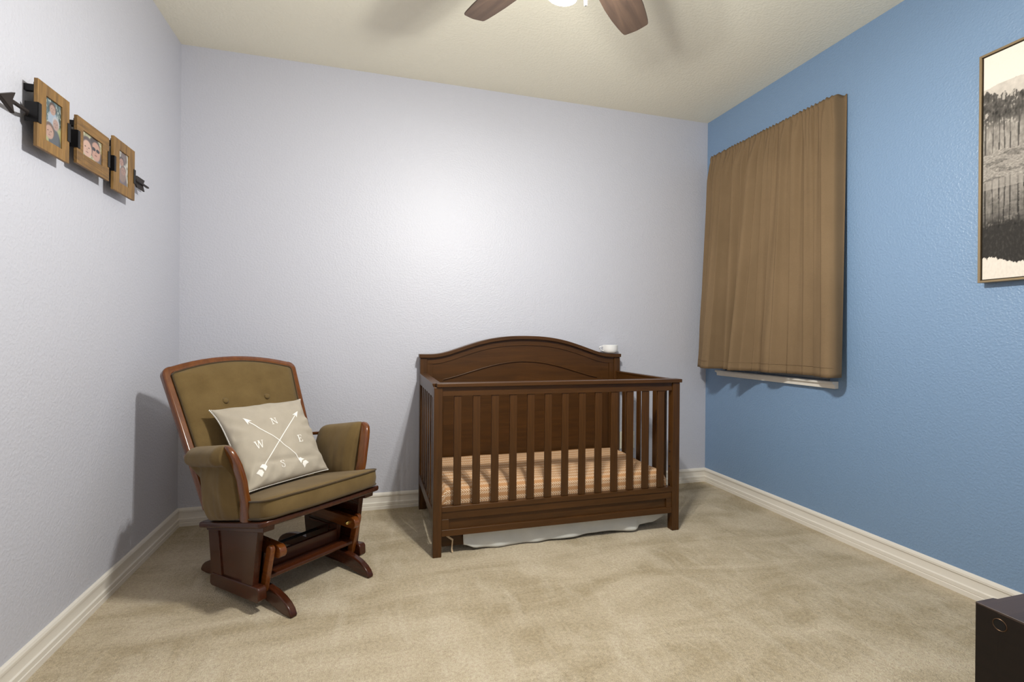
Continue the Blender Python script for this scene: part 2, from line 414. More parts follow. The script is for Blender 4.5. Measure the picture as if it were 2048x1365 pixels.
# crib skirt
def skirt(a, t):
    x = 1.508 + (2.690 - 1.508) * a
    zb = [(0, .034), (.06, .012), (.14, .005), (.3, .006), (.42, .010), (.5, .012), (.6, .018), (.68, .022), (.76, .012), (.82, .010), (.86, .028), (.93, .030), (1, .058)]
    for (p, za), (q, zc) in zip(zb, zb[1:]):
        if p <= a <= q: z0 = za + (zc - za) * sstep(p, q, a)
    z = .150 + (z0 - .150) * t
    fold = .006 * math.sin(a * 17) + .004 * math.sin(a * 39 + 1) + .008 * noise.noise(Vector((a * 14, t * 3, 0)))
    y = -.722 + (-.018 * t * t - fold * t) + (.030 * sstep(.83, .87, a) * t)
    return (x, y, z)
bm = bmesh.new(); grid(bm, 140, 16, skirt)
sk = thing('crib_skirt', 'pale grey cloth crib skirt hanging to the carpet below the crib', 'crib skirt', (2.1, -.73, 0))
obj('skirt_panel', bm, M['skirt'], sk, solid=.002, smooth=180)
bm = bmesh.new(); rb = [(1.408, -.735, .112), (1.425, -.740, .085), (1.452, -.745, .066), (1.448, -.745, .020), (1.452, -.747, .003)]
rr = []
for i, p in enumerate(rb):
    p = Vector(p); rr.append([bm.verts.new(p + Vector((s * .0035, q * .0006, s * .003))) for s, q in ((-1, -1), (1, -1), (1, 1), (-1, 1))])
bridge(bm, rr); obj('tie_ribbon', bm, M['ribbon'], sk)
obj('under_crib_board', bx(1.40, 1.52, -.705, -.690, .02, .158), M['crib_x'], crib)  # dark upright board under the mattress support, near the front left post

# cup
cup = thing('coffee_cup', 'small white porcelain cup on the right end of the crib headboard', 'cup', (2.672, BY - .032, .9825))
bm = bmesh.new(); cc = (2.672, BY - .032, .9825)
lathe(bm, [(.0, 0), (.036, 0), (.040, .002), (.049, .009), (.0535, .018), (.055, .030), (.0555, .048), (.056, .0555), (.0545, .0565), (.053, .054), (.0525, .032), (.046, .014), (.030, .006), (0, .005)], cc, 40)
obj('cup_body', bm, M['porcelain'], cup, smooth=50)
bm = bmesh.new(); c0 = Vector(cc) + Vector((-.053, 0, 0))
tube(bm, [c0 + Vector(p) for p in ((.002, 0, .047), (-.012, 0, .048), (-.024, 0, .045), (-.028, 0, .037), (-.022, 0, .027), (-.010, 0, .019), (.004, 0, .013))], .0035, 10, sx=1.4)
obj('handle', bm, M['porcelain'], cup, smooth=60)

# outlet and plug behind the crib
ot = thing('wall_outlet', 'white wall outlet on the pale wall, seen through the right crib slats', 'outlet', (2.845, 0, .345))
obj('face_plate', bx(2.785, 2.905, -.006, 0, .285, .410), M['plastic'], ot, .002)
for x in (2.800, 2.858):
    obj('socket', bx(x, x + .034, -.009, -.004, .300, .392), M['white'], ot, .002)
pa = thing('plug_in_adapter', 'cream plug-in adapter in the outlet behind the crib', 'adapter', (2.835, -.03, .36))
obj('adapter_body', bx(2.808, 2.852, -.050, -.009, .318, .405), M['plastic'], pa, .006)
cd = thing('coiled_cord', 'bundle of white cord hanging from the outlet behind the crib', 'cord', (2.87, -.03, .3))
bm = bmesh.new(); pts = []
for i in range(120):
    a = i / 119; pts.append((2.873 + .010 * math.cos(a * 44), -.026 + .009 * math.sin(a * 44), .395 - .125 * a + .012 * math.sin(a * 9)))
tube(bm, pts, .0028, 6); obj('cord_loop', bm, M['plastic'], cd, smooth=70)

# ------------------------------------------------------------------ glider chair (local X = -lateral, Y = forward)
ch = thing('glider_chair', 'reddish wooden glider rocking chair with olive brown suede cushions in the corner', 'chair', (.6835, -.760, 0), R(220.8), local=True)
U = lambda u, v, z: Vector((-u, v, z))
def side_prism(pts, u0, u1):
    bm = bmesh.new(); prism(bm, pts, lambda p, q, k: U(k, p, q), u0, u1); return bm
def platz(v): return .3237 + .209 * v
def cap_poly(p0, p1, w, n=6):
    """stadium outline from p0 to p1 in the v-z plane"""
    d = Vector(p1) - Vector(p0); a = math.atan2(d.y, d.x); out = []
    for c, s in ((p1, a - math.pi / 2), (p0, a + math.pi / 2)):
        for k in range(n + 1): out.append((c[0] + w * math.cos(s + math.pi * k / n), c[1] + w * math.sin(s + math.pi * k / n)))
    return out
for s in (-1, 1):
    half = [(.352, 0), (.352, .012), (.340, .030), (.318, .047), (.285, .062), (.240, .074), (.185, .081)]
    pts = half + [(-p, z) for p, z in half[::-1]] + [(-.30, 0), (-.17, .022), (.17, .022), (.30, 0)]
    obj('foot_rail', side_prism(pts, s * .174, s * .204), M['cherry_d'], ch, .006, segs=3)
    up = obj('upright_panel', side_prism([(-.095, .078), (.125, .078), (.145, .212), (-.118, .212)], s * .166, s * .190), M['cherry_d'], ch, .003)
    obj('upright_inset', side_prism([(-.055, .098), (.065, .098), (.085, .195), (-.075, .195)], s * .162, s * .167), M['cherry_d'], up, .003)
    r = obj('upper_rail', side_prism(cap_poly((-.200, .229), (.243, .229), .026), s * .166, s * .196), M['cherry'], ch, .004)
    for v in (-.110, .222):
        bm = bmesh.new(); tube(bm, [U(s * .166, v, .229), U(s * .160, v, .229), U(s * .153, v, .229), U(s * .150, v, .229)], [.010, .010, .008, .004], 12)
        obj('brass_bolt', bm, M['brass'], r)
        vt, vb = (.230, .186) if v > 0 else (-.110, -.085)
        obj('swing_arm', side_prism(cap_poly((vb, .076), (vt, .243), .0175), s * .202, s * .222), M['cherry'], ch, .004)
    # seat side: lower rail, inset panel, skirt
    obj('lower_seat_rail', side_prism([(-.146, .026), (-.130, .018), (.216, .044), (.232, .056), (.230, .096), (.218, .106), (-.128, .073), (-.144, .062)], s * .226, s * .263), M['cherry_d'], ch, .006)
    bm = side_prism([(-.169, .250), (.216, .325), (.180, .098), (-.140, .060)], s * .232, s * .252)
    pn = obj('side_panel', bm, M['cherry_d'], ch, .002)
    for q in ([(-.169, .248), (-.089, .262), (-.054, .068), (-.140, .060)], [(.134, .306), (.216, .322), (.180, .098), (.101, .090)]):
        obj('panel_stile', side_prism(q, s * .250, s * .258), M['cherry_d'], pn, .002)
    obj('seat_skirt', side_prism([(-.160, .250), (.270, .334), (.274, .360), (-.172, .268)], s * .222, s * .268), M['cherry_d'], ch, .003)
obj('cross_board', side_prism([(.125, .103), (.143, .103), (.143, .183), (.125, .183)], -.166, .166), M['cherry_x'], ch, .003)
obj('front_stretcher', side_prism([(.148, .112), (.205, .112), (.210, .117), (.210, .128), (.204, .132), (.148, .132)], -.202, .202), M['cherry_x'], ch, .003)
bm = bmesh.new(); tube(bm, [U(-.166, -.01, .150), U(.166, -.01, .150)], .007, 10); obj('cross_rod', bm, M['black'], ch)
# seat platform
def rrect(u, v0, v1, r, bow=0, n=6):
    pts = []
    for cx, cy, a0 in ((u - r, v1 - r, 0), (-u + r, v1 - r, 90), (-u + r, v0 + r, 180), (u - r, v0 + r, 270)):
        for k in range(n + 1):
            a = R(a0 + 90 * k / n); pts.append((cx + r * math.cos(a), cy + r * math.sin(a)))
        if a0 == 0 and bow:
            for k in range(1, 10):
                x = (u - r) * (1 - 2 * k / 10); pts.append((x, v1 + bow * (1 - (x / (u - r)) ** 2)))
    return pts
bm = bmesh.new(); prism(bm, rrect(.292, -.200, .300, .030, .014), lambda p, q, k: U(p, q, platz(q) + k), -.024, 0)
obj('seat_frame', bm, M['cherry_d'], ch, .008, segs=3)
# seat cushion
def cushion(bm, outline, fn, T, crown, inset=.012, rings=7):
    """soft slab over a closed outline; fn(u, v, h) maps to 3D, h = height above the base"""
    cx = sum(p[0] for p in outline) / len(outline); cy = sum(p[1] for p in outline) / len(outline)
    def ring(k, h): return [bm.verts.new(fn(cx + (p - cx) * k, cy + (q - cy) * k, h)) for p, q in outline]
    rs = [ring(.90, .001), ring(.985, .004), ring(1.0, .012), ring(1.012, T * .5), ring(1.0, T - .012), ring(.988, T - .003)]
    for i in range(1, rings + 1):
        k = (1 - i / (rings + 1)) * .97; rs.append(ring(k, T + crown * (1 - k ** 2.2)))
    for a, b in zip(rs, rs[1:]):
        n = len(a)
        for i in range(n): bm.faces.new((a[i], a[(i + 1) % n], b[(i + 1) % n], b[i]))
    bm.faces.new(rs[0][::-1]); bm.faces.new(rs[-1])
ol = rrect(.278, -.150, .306, .050, .014, 7)
def seatfn(u, v, h): return U(u, v, platz(v) + h + .002 * noise.noise(Vector((u * 9, v * 9, 0))))
bm = bmesh.new(); cushion(bm, ol, seatfn, .082, .014)
sc_ = obj('seat_cushion', bm, M['suede'], ch, smooth=180)
for h in (.010, .078):
    bm = bmesh.new(); tube(bm, [seatfn(p * 1.004, q * 1.004 if q > 0 else q, h) for p, q in ol], .0038, 6, True); obj('piping', bm, M['piping'], sc_, smooth=80)
# back frame: coordinates (u, s, n): s along the recline, n out of the front face
BD = Vector((0, -.48, .877)); BN = Vector((0, .877, .48)); B0 = Vector((0, -.150, .345))
def bk(u, s, n): return U(u, 0, 0) + B0 + BD * s + BN * n
def backout(inset, n=8):
    hw = lambda s: .283 + .044 * s / .63 - inset
    r = .040 - inset * .5; top = .672 - inset
    pts = [(hw(0), inset * .3), (hw(.25), .25), (hw(.5), .5)]
    for k in range(n + 1):
        a = R(90 * k / n); pts.append((hw(.65) - r + r * math.cos(a), .676 - inset - r + r * math.sin(a)))
    m = 12
    for k in range(1, m):
        x = (hw(.65) - r) * (1 - 2 * k / m); pts.append((x, .676 - inset + .044 * (1 - (x / (hw(.65) - r)) ** 2)))
    for k in range(n + 1):
        a = R(90 + 90 * k / n); pts.append((-(hw(.65) - r) + r * math.cos(a), .676 - inset - r + r * math.sin(a)))
    pts += [(-hw(.5), .5), (-hw(.25), .25), (-hw(0), inset * .3)]
    return pts
bm = bmesh.new(); o1, o2 = backout(0), backout(.030); n = len(o1)
rings = []
for o_, nn in ((o1, -.018), (o1, .012), ([(a[0] * .985, a[1] * .99) for a in o1], .018), (o2, .018), (o2, -.018)):
    rings.append([bm.verts.new(bk(p, q, nn)) for p, q in o_])
for a, b in zip(rings, rings[1:] + rings[:1]):
    for i in range(n): bm.faces.new((a[i], a[(i + 1) % n], b[(i + 1) % n], b[i]))
obj('back_frame', bm, M['cherry_z'], ch, .004, segs=3, smooth=40)
bm = bmesh.new(); o3 = backout(.034)
cushion(bm, o3, lambda u, s, h: bk(u, s, h - .012 - .012 * math.exp(-(((abs(u) - .103) / .024) ** 2 + ((s - .470) / .024) ** 2)) * (1 if h > .03 else 0)), .036, .022, rings=12)
bc = obj('back_cushion', bm, M['suede'], ch, smooth=180)
bm = bmesh.new(); tube(bm, [bk(p, q, .022) for p, q in o3], .0035, 6, True); obj('piping', bm, M['piping'], bc, smooth=80)
for u in (-.103, .103):
    bm = bmesh.new(); mt3 = Matrix(((1, 0, 0), (0, BD.y, BN.y), (0, BD.z, BN.z)))
    lathe(bm, [(0, -.006), (.012, -.004), (.015, .001), (.0125, .006), (.006, .009), (0, .0095)], bk(u, .470, .0375), 18, mt3)
    obj('button', bm, M['suede'], bc, smooth=60)
# arms
for s in (-1, 1):
    ctr = [(.274, .160, platz(.16) - .001), (.2755, .162, .40), (.280, .165, .44), (.2885, .166, .48), (.294, .165, .52), (.302, .162, .555), (.311, .157, .59), (.320, .150, .618), (.327, .142, .640), (.330, .135, .652), (.331, .130, .6585), (.3315, .127, .661)]
    bm = bmesh.new(); rings = []; NS = 20
    SZ = [(.013, .030), (.013, .028), (.0125, .026), (.0125, .0255), (.0125, .0255), (.0125, .026), (.0125, .0265), (.0125, .026), (.012, .024), (.0105, .020), (.008, .014), (.004, .006)]
    for (u, v, z), (hw, hv) in zip(ctr, SZ):
        rg = []
        for k in range(NS):
            a_ = 2 * math.pi * k / NS; cx_, cy_ = math.cos(a_), math.sin(a_)
            sx_ = math.copysign(abs(cx_) ** .45, cx_); sy_ = math.copysign(abs(cy_) ** .45, cy_)
            rg.append(bm.verts.new(U(s * (u + hw * sx_), v + hv * sy_, z)))
        rings.append(rg)
    bridge(bm, rings); obj('arm_post', bm, M['cherry_z'], ch, smooth=60)
    # arm board
    bm = bmesh.new(); rings = []
    for (u, v, z) in ((.326, .110, .622), (.324, .02, .606), (.318, -.14, .580), (.306, -.245, .566)):
        rings.append([bm.verts.new(U(s * (u + a * .020), v, z + b * .008)) for a, b in ((-1, -1), (1, -1), (1, 1), (-1, 1))])
    bridge(bm, rings); obj('arm_board', bm, M['cherry'], ch, .005)
    # padded arm cushion: a roll over the arm that drapes down both sides
    def armz(v): return .596 + .165 * (v + .05)
    def postu(z):
        T = [(.30, .272), (.36, .274), (.44, .280), (.48, .2885), (.555, .302), (.618, .320), (.70, .336)]
        for (p, q), (p2, q2) in zip(T, T[1:]):
            if z <= p2: return q + (q2 - q) * max(0, (z - p) / (p2 - p))
        return .336
    XS = [(-.020, 'i', 0), (-.040, 'i', .06), (-.047, 'i', .35), (-.049, 'i', .65), (-.050, 'i', .88), (-.047, 't', .006), (-.038, 't', .026), (-.020, 't', .038), (.002, 't', .041), (.022, 't', .036), (.038, 't', .022),
          (.046, 't', .002), (.045, 't', -.018), (.036, 't', -.034), (.020, 't', -.040), (.010, 'o', .96), (.022, 'o', .88), (.032, 'o', .70), (.036, 'o', .45), (.034, 'o', .28), (.026, 'o', .14), (.014, 'o', .02), (0, 'o', 0)]
    XS = [(x, m_, h) for x, m_, h in XS]
    bm = bmesh.new(); rings = []; NA = 30
    for i in range(NA):
        a_ = i / (NA - 1); e = min(a_, 1 - a_) / .13; e = 1 if e >= 1 else math.sqrt(max(0, 1 - (1 - e) ** 2)); e = .62 + .38 * e
        if a_ > .9: e = max(e, .86)
        rg = []
        for j, (x, m_, h) in enumerate(XS):
            v0 = {'i': -.172, 't': -.172, 'o': -.100}[m_]
            if j in (13, 14): v0 = -.150
            if j == 15: v0 = -.112
            v = v0 + (.124 - v0) * a_
            zt = armz(v); tp = 1 - .62 * sstep(.70, 1, a_)
            if m_ == 't': z = zt + h * (.9 + .1 * e) * (1 if h < 0 else e); uc = .318 + .012 * a_; f_ = e * (1 - .35 * sstep(.85, 1, a_))
            else:
                zb = platz(v) + (.05 if m_ == 'i' else .003); zc = zt - (.012 if m_ == 'i' else .036); z = zb + (zc - zb) * h
                uc = postu(z) + .006 * (1 - a_); f_ = e * (tp if m_ == 'o' else 1 - .3 * sstep(.8, 1, a_))
            wr = .0012 * math.sin(a_ * 15 + j * .35) * (1 if m_ != 't' else .4) + .006 * noise.noise(Vector((a_ * 5, j * .4, s * 2)))
            rg.append(bm.verts.new(U(s * (uc + (x * (1.15 if m_ == 'o' else 1) + math.copysign(wr, x)) * f_), v, z)))
        rings.append(rg)
    bridge(bm, rings)
    ac = obj('arm_cushion', bm, M['suede'], ch, smooth=180, sub=1)

# pillow
PC = dict(TL=(-.212, -.265, .748), TR=(.236, -.262, .752), BR=(.210, .010, .431), BL=(-.226, .070, .440))
PCv = {k: Vector(v) for k, v in PC.items()}
PN = ((PCv['TR'] - PCv['BL']).cross(PCv['TL'] - PCv['BR'])).normalized()
if PN.y < 0: PN = -PN
def pil(s, t, side=1, off=0.0):
    """s: left to right -1..1, t: bottom to top -1..1, in (u, v, z)"""
    s2 = s * (1 - .10 * (1 - t ** 4) * abs(s) ** 3); t2 = t * (1 - (.06 if t > 0 else .02) * (1 - s ** 4) * abs(t) ** 3)
    a, b = (s2 + 1) / 2, (t2 + 1) / 2
    p = (PCv['BL'] * (1 - a) + PCv['BR'] * a) * (1 - b) + (PCv['TL'] * (1 - a) + PCv['TR'] * a) * b
    h = .066 * max(0, (1 - s * s) * (1 - t * t)) ** .36
    w = .005 * noise.noise(Vector((s * 2.2, t * 2.2, 1))) + .005 * noise.noise(Vector((s * 5, t * 5, 4)))
    edge = max(abs(s), abs(t))
    w += .009 * math.sin(math.atan2(t, s) * 19 + 2 * s) * sstep(.55, .85, edge) * (1 - sstep(.9, 1, edge)) * (.4 + .6 * noise.noise(Vector((s * 2, t * 2, 9))))
    w += -.010 * math.exp(-((t + .62 + .1 * s) / .05) ** 2) * sstep(-.9, -.2, -abs(s) + .1)
    h = h + w * min(1, h / .02)
    q = p + PN * ((h if side > 0 else -h * .55) + off)
    return U(q.x, q.y, q.z)
chm = Matrix.Translation((.6835, -.760, 0)) @ Matrix.Rotation(R(220.8), 4, 'Z')
pw = thing('throw_pillow', 'cream square throw pillow printed with white crossed compass arrows on the chair', 'pillow', (.6835, -.760, 0), R(220.8), local=True)
bm = bmesh.new(); NP = 72
f = lambda x: math.sin((x * 2 - 1) * math.pi / 2)
A = grid(bm, NP, NP, lambda i, j: pil(f(i), f(j), 1)); B = grid(bm, NP, NP, lambda i, j: pil(f(i), f(j), -1))
bmesh.ops.remove_doubles(bm, verts=bm.verts, dist=.0004)
pc = obj('pillow_cover', bm, M['linen'], pw, smooth=180)
bm = bmesh.new(); nb = 58
for e in range(4):
    for k in range(nb):
        x = -1 + 2 * k / nb; s, t = ((x, 1), (1, -x), (-x, -1), (-1, x))[e]
        bmesh.ops.create_icosphere(bm, subdivisions=1, radius=.0040, matrix=Matrix.Translation(pil(s, t, 1)))
obj('bead_trim', bm, M['bead'], pc, smooth=180)
# the print (coordinates s, t on the cover)
bmP = bmesh.new()
def patch(quad, nu=2, nv=2):
    q = [Vector(p) for p in quad]
    def fn(a, b):
        p = (q[0] * (1 - a) + q[1] * a) * (1 - b) + (q[3] * (1 - a) + q[2] * a) * b
        return pil(p.x, p.y, 1, .0014)
    grid(bmP, nu, nv, fn)
ARROWS = [((-.62, .54), (.38, -.86)), ((.66, .52), (-.74, -.80))]   # tip, tail
CEN = None
for tip, tail in ARROWS:
    T, E_ = Vector(tip), Vector(tail); d = (E_ - T); L = d.length; d.normalize(); nrm = Vector((-d.y, d.x))
    P = lambda a, b: T + d * a + nrm * b
    patch([P(.10, -.009), P(L - .24, -.009), P(L - .24, .009), P(.10, .009)], 40, 2)
    patch([P(0, 0), P(.19, .062), P(.145, .008), P(.135, 0)], 6, 4); patch([P(0, 0), P(.19, -.062), P(.145, -.008), P(.135, 0)], 6, 4)
    for a0 in (L - .26, L - .13):
        for sg in (1, -1):
            patch([P(a0, 0), P(a0 + .03, sg * .058), P(a0 + .125, sg * .072), P(a0 + .10, 0)], 5, 5)
def letter(ch_, s0, t0, h=.105, rot=0):
    S = {'N': [((0, 0), (.28, .07)), ((.10, 0), (.18, 1)), ((0, .93), (.2, 1)), ((.64, 0), (.71, 1)), ((.54, .93), (.82, 1)), 'D'],
         'E': [((0, 0), (.66, .07)), ((.10, 0), (.24, 1)), ((0, .93), (.62, 1)), ((.2, .47), (.45, .54)), ((.60, 0), (.66, .27)), ((.56, .75), (.62, 1)), ((.42, .38), (.46, .63))],
         'W': ['V'], 'S': ['C']}[ch_]
    m = lambda p: (s0 + (p[0] - .4) * h * math.cos(rot) - (p[1] - .5) * h * math.sin(rot), t0 + (p[0] - .4) * h * math.sin(rot) + (p[1] - .5) * h * math.cos(rot))
    Pm = lambda *q: patch([Vector(m(p)) for p in q], 4, 4)
    for st in S:
        if st == 'D': Pm((.08, 1), (.22, 1), (.72, 0), (.60, 0))
        elif st == 'V':
            Pm((0, 1), (.16, 1), (.38, 0), (.30, 0)); Pm((.48, 1), (.56, 1), (.38, 0), (.30, 0))
            Pm((.44, 1), (.60, 1), (.80, 0), (.72, 0)); Pm((.98, 1), (1.05, 1), (.80, 0), (.72, 0))
            for x in (-.06, .38, .88): Pm((x, .95), (x + .28, .95), (x + .28, 1), (x, 1))
        elif st == 'C':
            pts = [(.52, .78), (.46, .93), (.30, .98), (.14, .92), (.10, .76), (.18, .62), (.36, .50), (.50, .38), (.54, .22), (.46, .07), (.28, .02), (.12, .08), (.06, .24)]
            for i, (p, q) in enumerate(zip(pts, pts[1:])):
                a, b = Vector(p), Vector(q); dd = (b - a).normalized(); nn = Vector((-dd.y, dd.x)) * (.05 if 3 <= i <= 8 else .035)
                Pm(tuple(a - nn), tuple(b - nn), tuple(b + nn), tuple(a + nn))
            Pm((.50, .68), (.56, .68), (.56, .98), (.50, .98)); Pm((.02, .04), (.08, .04), (.08, .34), (.02, .34))
        else:
            (a, b), (c, d_) = st; Pm((a, b), (c, b), (c, d_), (a, d_))
LETTERS = {'N': (-.02, .32), 'E': (.42, -.22), 'S': (-.16, -.70), 'W': (-.56, -.18)}
for k, (a, b) in LETTERS.items(): letter(k, a, b, .17)
obj('compass_print', bmP, M['print'], pc, smooth=180)

# ------------------------------------------------------------------ curtain on the blue wall
def ridge(y, c, w): return math.exp(-((y - c) / w) ** 2)
HEM = [(-.085, .135), (-.15, .165), (-.24, .215), (-.33, .246), (-.352, .190), (-.385, .128), (-.435, .172), (-.462, .125), (-.50, .180), (-.54, .226), (-.575, .165),
       (-.635, .098), (-.69, .125), (-.75, .153), (-.81, .108), (-.88, .080), (-.95, .092), (-1.02, .088), (-1.085, .122), (-1.16, .150), (-1.188, .120), (-1.180, .060)]
HL = [0]
for p_, q_ in zip(HEM, HEM[1:]): HL.append(HL[-1] + math.hypot(q_[0] - p_[0], q_[1] - p_[1]))
def hem(a):
    x = a * HL[-1]
    for i in range(len(HEM) - 1):
        if x <= HL[i + 1] or i == len(HEM) - 2:
            k = min(1, (x - HL[i]) / (HL[i + 1] - HL[i])); P0 = HEM[max(i - 1, 0)]; P1 = HEM[i]; P2 = HEM[i + 1]; P3 = HEM[min(i + 2, len(HEM) - 1)]
            return [.5 * (2 * P1[j] + (P2[j] - P0[j]) * k + (2 * P0[j] - 5 * P1[j] + 4 * P2[j] - P3[j]) * k * k + (3 * P1[j] - P0[j] - 3 * P2[j] + P3[j]) * k ** 3) for j in (0, 1)]
def hem_s(a):
    e = .006; A, B, C_ = hem(max(0, a - e)), hem(a), hem(min(1, a + e))
    return [(A[j] + 2 * B[j] + C_[j]) / 4 for j in (0, 1)]
CRS = ((.028, .030), (.085, .022), (.135, .034), (.195, .030), (.255, .022), (.300, .034), (.355, .026), (.420, .034), (.480, .016), (.525, .024), (.590, .018), (.650, .014), (.715, .020), (.790, .010), (.850, .014), (.905, .010))
def curt(a, t):
    rr_ = sstep(.955, 1.0, a); lf = 1 - sstep(0, .035, a)
    yt = -.100 - 1.065 * a ** .97; ot = .078 * (1 - .92 * rr_) * (1 - .60 * lf) 
    yt += .012 * rr_
    fine = math.sin(a * 62 + 1.6 * math.sin(a * 9)) * .6 + math.sin(a * 113 + 2 * math.sin(a * 17)) * .4
    gath = math.sin(a * 190 + 3 * math.sin(a * 23))
    k = (1 - rr_) * (1 - lf)
    ot += (.014 * fine * sstep(0, .10, t) + .0040 * gath * (1 - sstep(.05, .25, t))) * k * (1 - .55 * t)
    yb, ob = hem_s(a)
    g = .60 * t + .40 * t ** 1.4
    y = yt + (yb - yt) * g; off = ot + (ob - ot) * g
    fo = sum(d * sstep(c - .009, c + .006, a) * math.exp(-max(0, a - c) / .045) for c, d in CRS)
    off += (1.6 * fo - .018) * k * sstep(0, .14, t) * (1 - .45 * t)
    off += .004 * noise.noise(Vector((a * 9, t * 7, 0))) * t * k
    zt = 2.430 - .010 * a; zb = .884 + .006 * a
    z = zt + (zb - zt) * t
    if t < .02: z += .0035 * math.sin(a * 260)
    if t < .001: off -= .010
    if .028 < t < .036: off -= .004 * k
    return (W - max(off, .008), y, z)
cu = thing('curtain', 'brown cloth curtain hanging in folds over the window on the blue wall', 'curtain', (W - .04, -.63, .88))
bm = bmesh.new(); grid(bm, 460, 70, curt); obj('curtain_panel', bm, M['curtain'], cu, solid=.0025, smooth=180)
bm = bmesh.new()
for tt in (.966,):
    pts = []
    for i in range(200):
        p = Vector(curt(i / 199, tt)); p.x -= .0022; pts.append(p)
    tube(bm, pts, .0016, 5)
obj('hem_seam', bm, M['curtain'], cu, smooth=80)
bm = bmesh.new(); rp = [(W - .002, -.095, 2.408), (W - .045, -.095, 2.408), (W - .062, -.150, 2.412), (W - .062, -.60, 2.408), (W - .062, -1.09, 2.404), (W - .045, -1.152, 2.398), (W - .002, -1.153, 2.398)]
tube(bm, rp[2:5], .004, 8); obj('curtain_rod', bm, M['white'], cu)

# ------------------------------------------------------------------ pictures painted as mesh colours
def picture(name, m, parent, fn, ys, zs, x, flip, thick=.002, sat=1.0, dim=1.0):
    """vertical sheet at x facing the room; fn(a, b) -> sRGB, a left to right in view, b bottom to top"""
    ny, nz = len(ys), len(zs)
    me = bpy.data.meshes.new(name)
    c = Vector((x, (ys[0] + ys[-1]) / 2, (zs[0] + zs[-1]) / 2))
    verts = [(0, y - c.y, z - c.z) for y in ys for z in zs]; nf = len(verts)
    dx = thick if flip else -thick
    verts += [(dx, y - c.y, z - c.z) for y in (ys[0], ys[-1]) for z in (zs[0], zs[-1])]
    faces = [(i * nz + j, (i + 1) * nz + j, (i + 1) * nz + j + 1, i * nz + j + 1) for i in range(ny - 1) for j in range(nz - 1)]
    faces.append((nf, nf + 1, nf + 3, nf + 2))
    me.from_pydata(verts, [], faces); me.update()
    at = me.color_attributes.new('pic', 'FLOAT_COLOR', 'POINT')
    for i, y in enumerate(ys):
        for j, z in enumerate(zs):
            a = (y - ys[0]) / (ys[-1] - ys[0]); b = (z - zs[0]) / (zs[-1] - zs[0])
            c_ = fn(a, b); gm = sum(c_) / 3; at.data[i * nz + j].color = srgb(*[(gm + (k_ - gm) * sat) * dim for k_ in c_])
    me.materials.append(m)
    o = bpy.data.objects.new(name, me); COL.objects.link(o); ORG[o.name] = c.copy()
    o.parent = parent; o.location = c - ORG[parent.name]
    return o
def nz3(a, b, s, k=0): return noise.fractal(Vector((a * s, b * s, k)), 1.0, 2.0, 4)
def mixc(a, b, t): t = min(1, max(0, t)); return tuple(x + (y - x) * t for x, y in zip(a, b))
def ell(a, b, ca, cb, ra, rb, soft=.12):
    d = math.hypot((a - ca) / ra, (b - cb) / rb); return 1 - sstep(1 - soft, 1 + soft, d)
def face(c, a, b, ca, cb, ra, rb, skin, hair, hair_dx=0, beard=None, shades=False):
    c = mixc(c, hair, ell(a, b, ca + hair_dx, cb + rb * .22, ra * 1.12, rb * 1.02))
    c = mixc(c, skin, ell(a, b, ca, cb - rb * .08, ra * .92, rb * .92))
    if beard: c = mixc(c, beard, ell(a, b, ca, cb - rb * .62, ra * .62, rb * .32) * .8)
    for sx in (-.36, .36): c = mixc(c, (60, 40, 35), ell(a, b, ca + sx * ra, cb + rb * .08, ra * .13, rb * .07) * .8)
    c = mixc(c, (150, 90, 80), ell(a, b, ca, cb - rb * .46, ra * .26, rb * .07) * .7)
    c = mixc(c, mixc(skin, (90, 50, 40), .3), ell(a, b, ca, cb - rb * .15, ra * .10, rb * .16) * .6)
    if shades:
        for sx in (-.4, .4): c = mixc(c, (40, 36, 40), ell(a, b, ca + sx * ra, cb + rb * .08, ra * .34, rb * .17))
    return c
def photo1(a, b):
    n = nz3(a, b, 7, 1); c = mixc((110, 140, 150), (60, 90, 90), .5 + n)
    c = mixc(c, (190, 200, 190), sstep(.15, .5, nz3(a, b, 12, 5)))
    c = mixc(c, (196, 196, 110), sstep(.52, .40, b) * .8 + 0)
    c = mixc(c, (160, 180, 205), ell(a, b, .50, .52, .30, .26))          # pale shirt of the child
    c = mixc(c, (86, 94, 104), ell(a, b, .62, .06, .36, .32))
    c = face(c, a, b, .48, .80, .19, .125, (196, 150, 130), (96, 70, 58))
    c = face(c, a, b, .68, .50, .19, .14, (190, 150, 135), (186, 190, 200), .0)
    c = face(c, a, b, .30, .26, .27, .17, (206, 156, 134), (120, 90, 74))
    return c
def photo2(a, b):
    n = nz3(a, b, 9, 2); c = mixc((228, 220, 180), (170, 170, 120), .45 + n)
    c = mixc(c, (120, 110, 110), ell(a, b, .93, .15, .25, .35))
    c = face(c, a, b, .70, .50, .26, .44, (222, 158, 132), (78, 62, 60), -.07, None, True)
    c = face(c, a, b, .26, .40, .25, .38, (234, 178, 152), (96, 76, 72), .0)
    return c
def photo3(a, b):
    n = nz3(a, b, 8, 3); c = mixc((226, 222, 214), (150, 150, 140), .4 + n)
    c = mixc(c, (110, 84, 84), ell(a, b, .55, .85, .28, .22) * .8)
    c = mixc(c, (118, 100, 108), ell(a, b, .45, .08, .42, .28))
    c = mixc(c, (160, 126, 112), ell(a, b, .42, .30, .36, .22))
    c = face(c, a, b, .34, .68, .22, .13, (196, 140, 122), (92, 70, 66))
    c = face(c, a, b, .52, .44, .24, .13, (186, 136, 118), (140, 110, 100), .0)
    return c

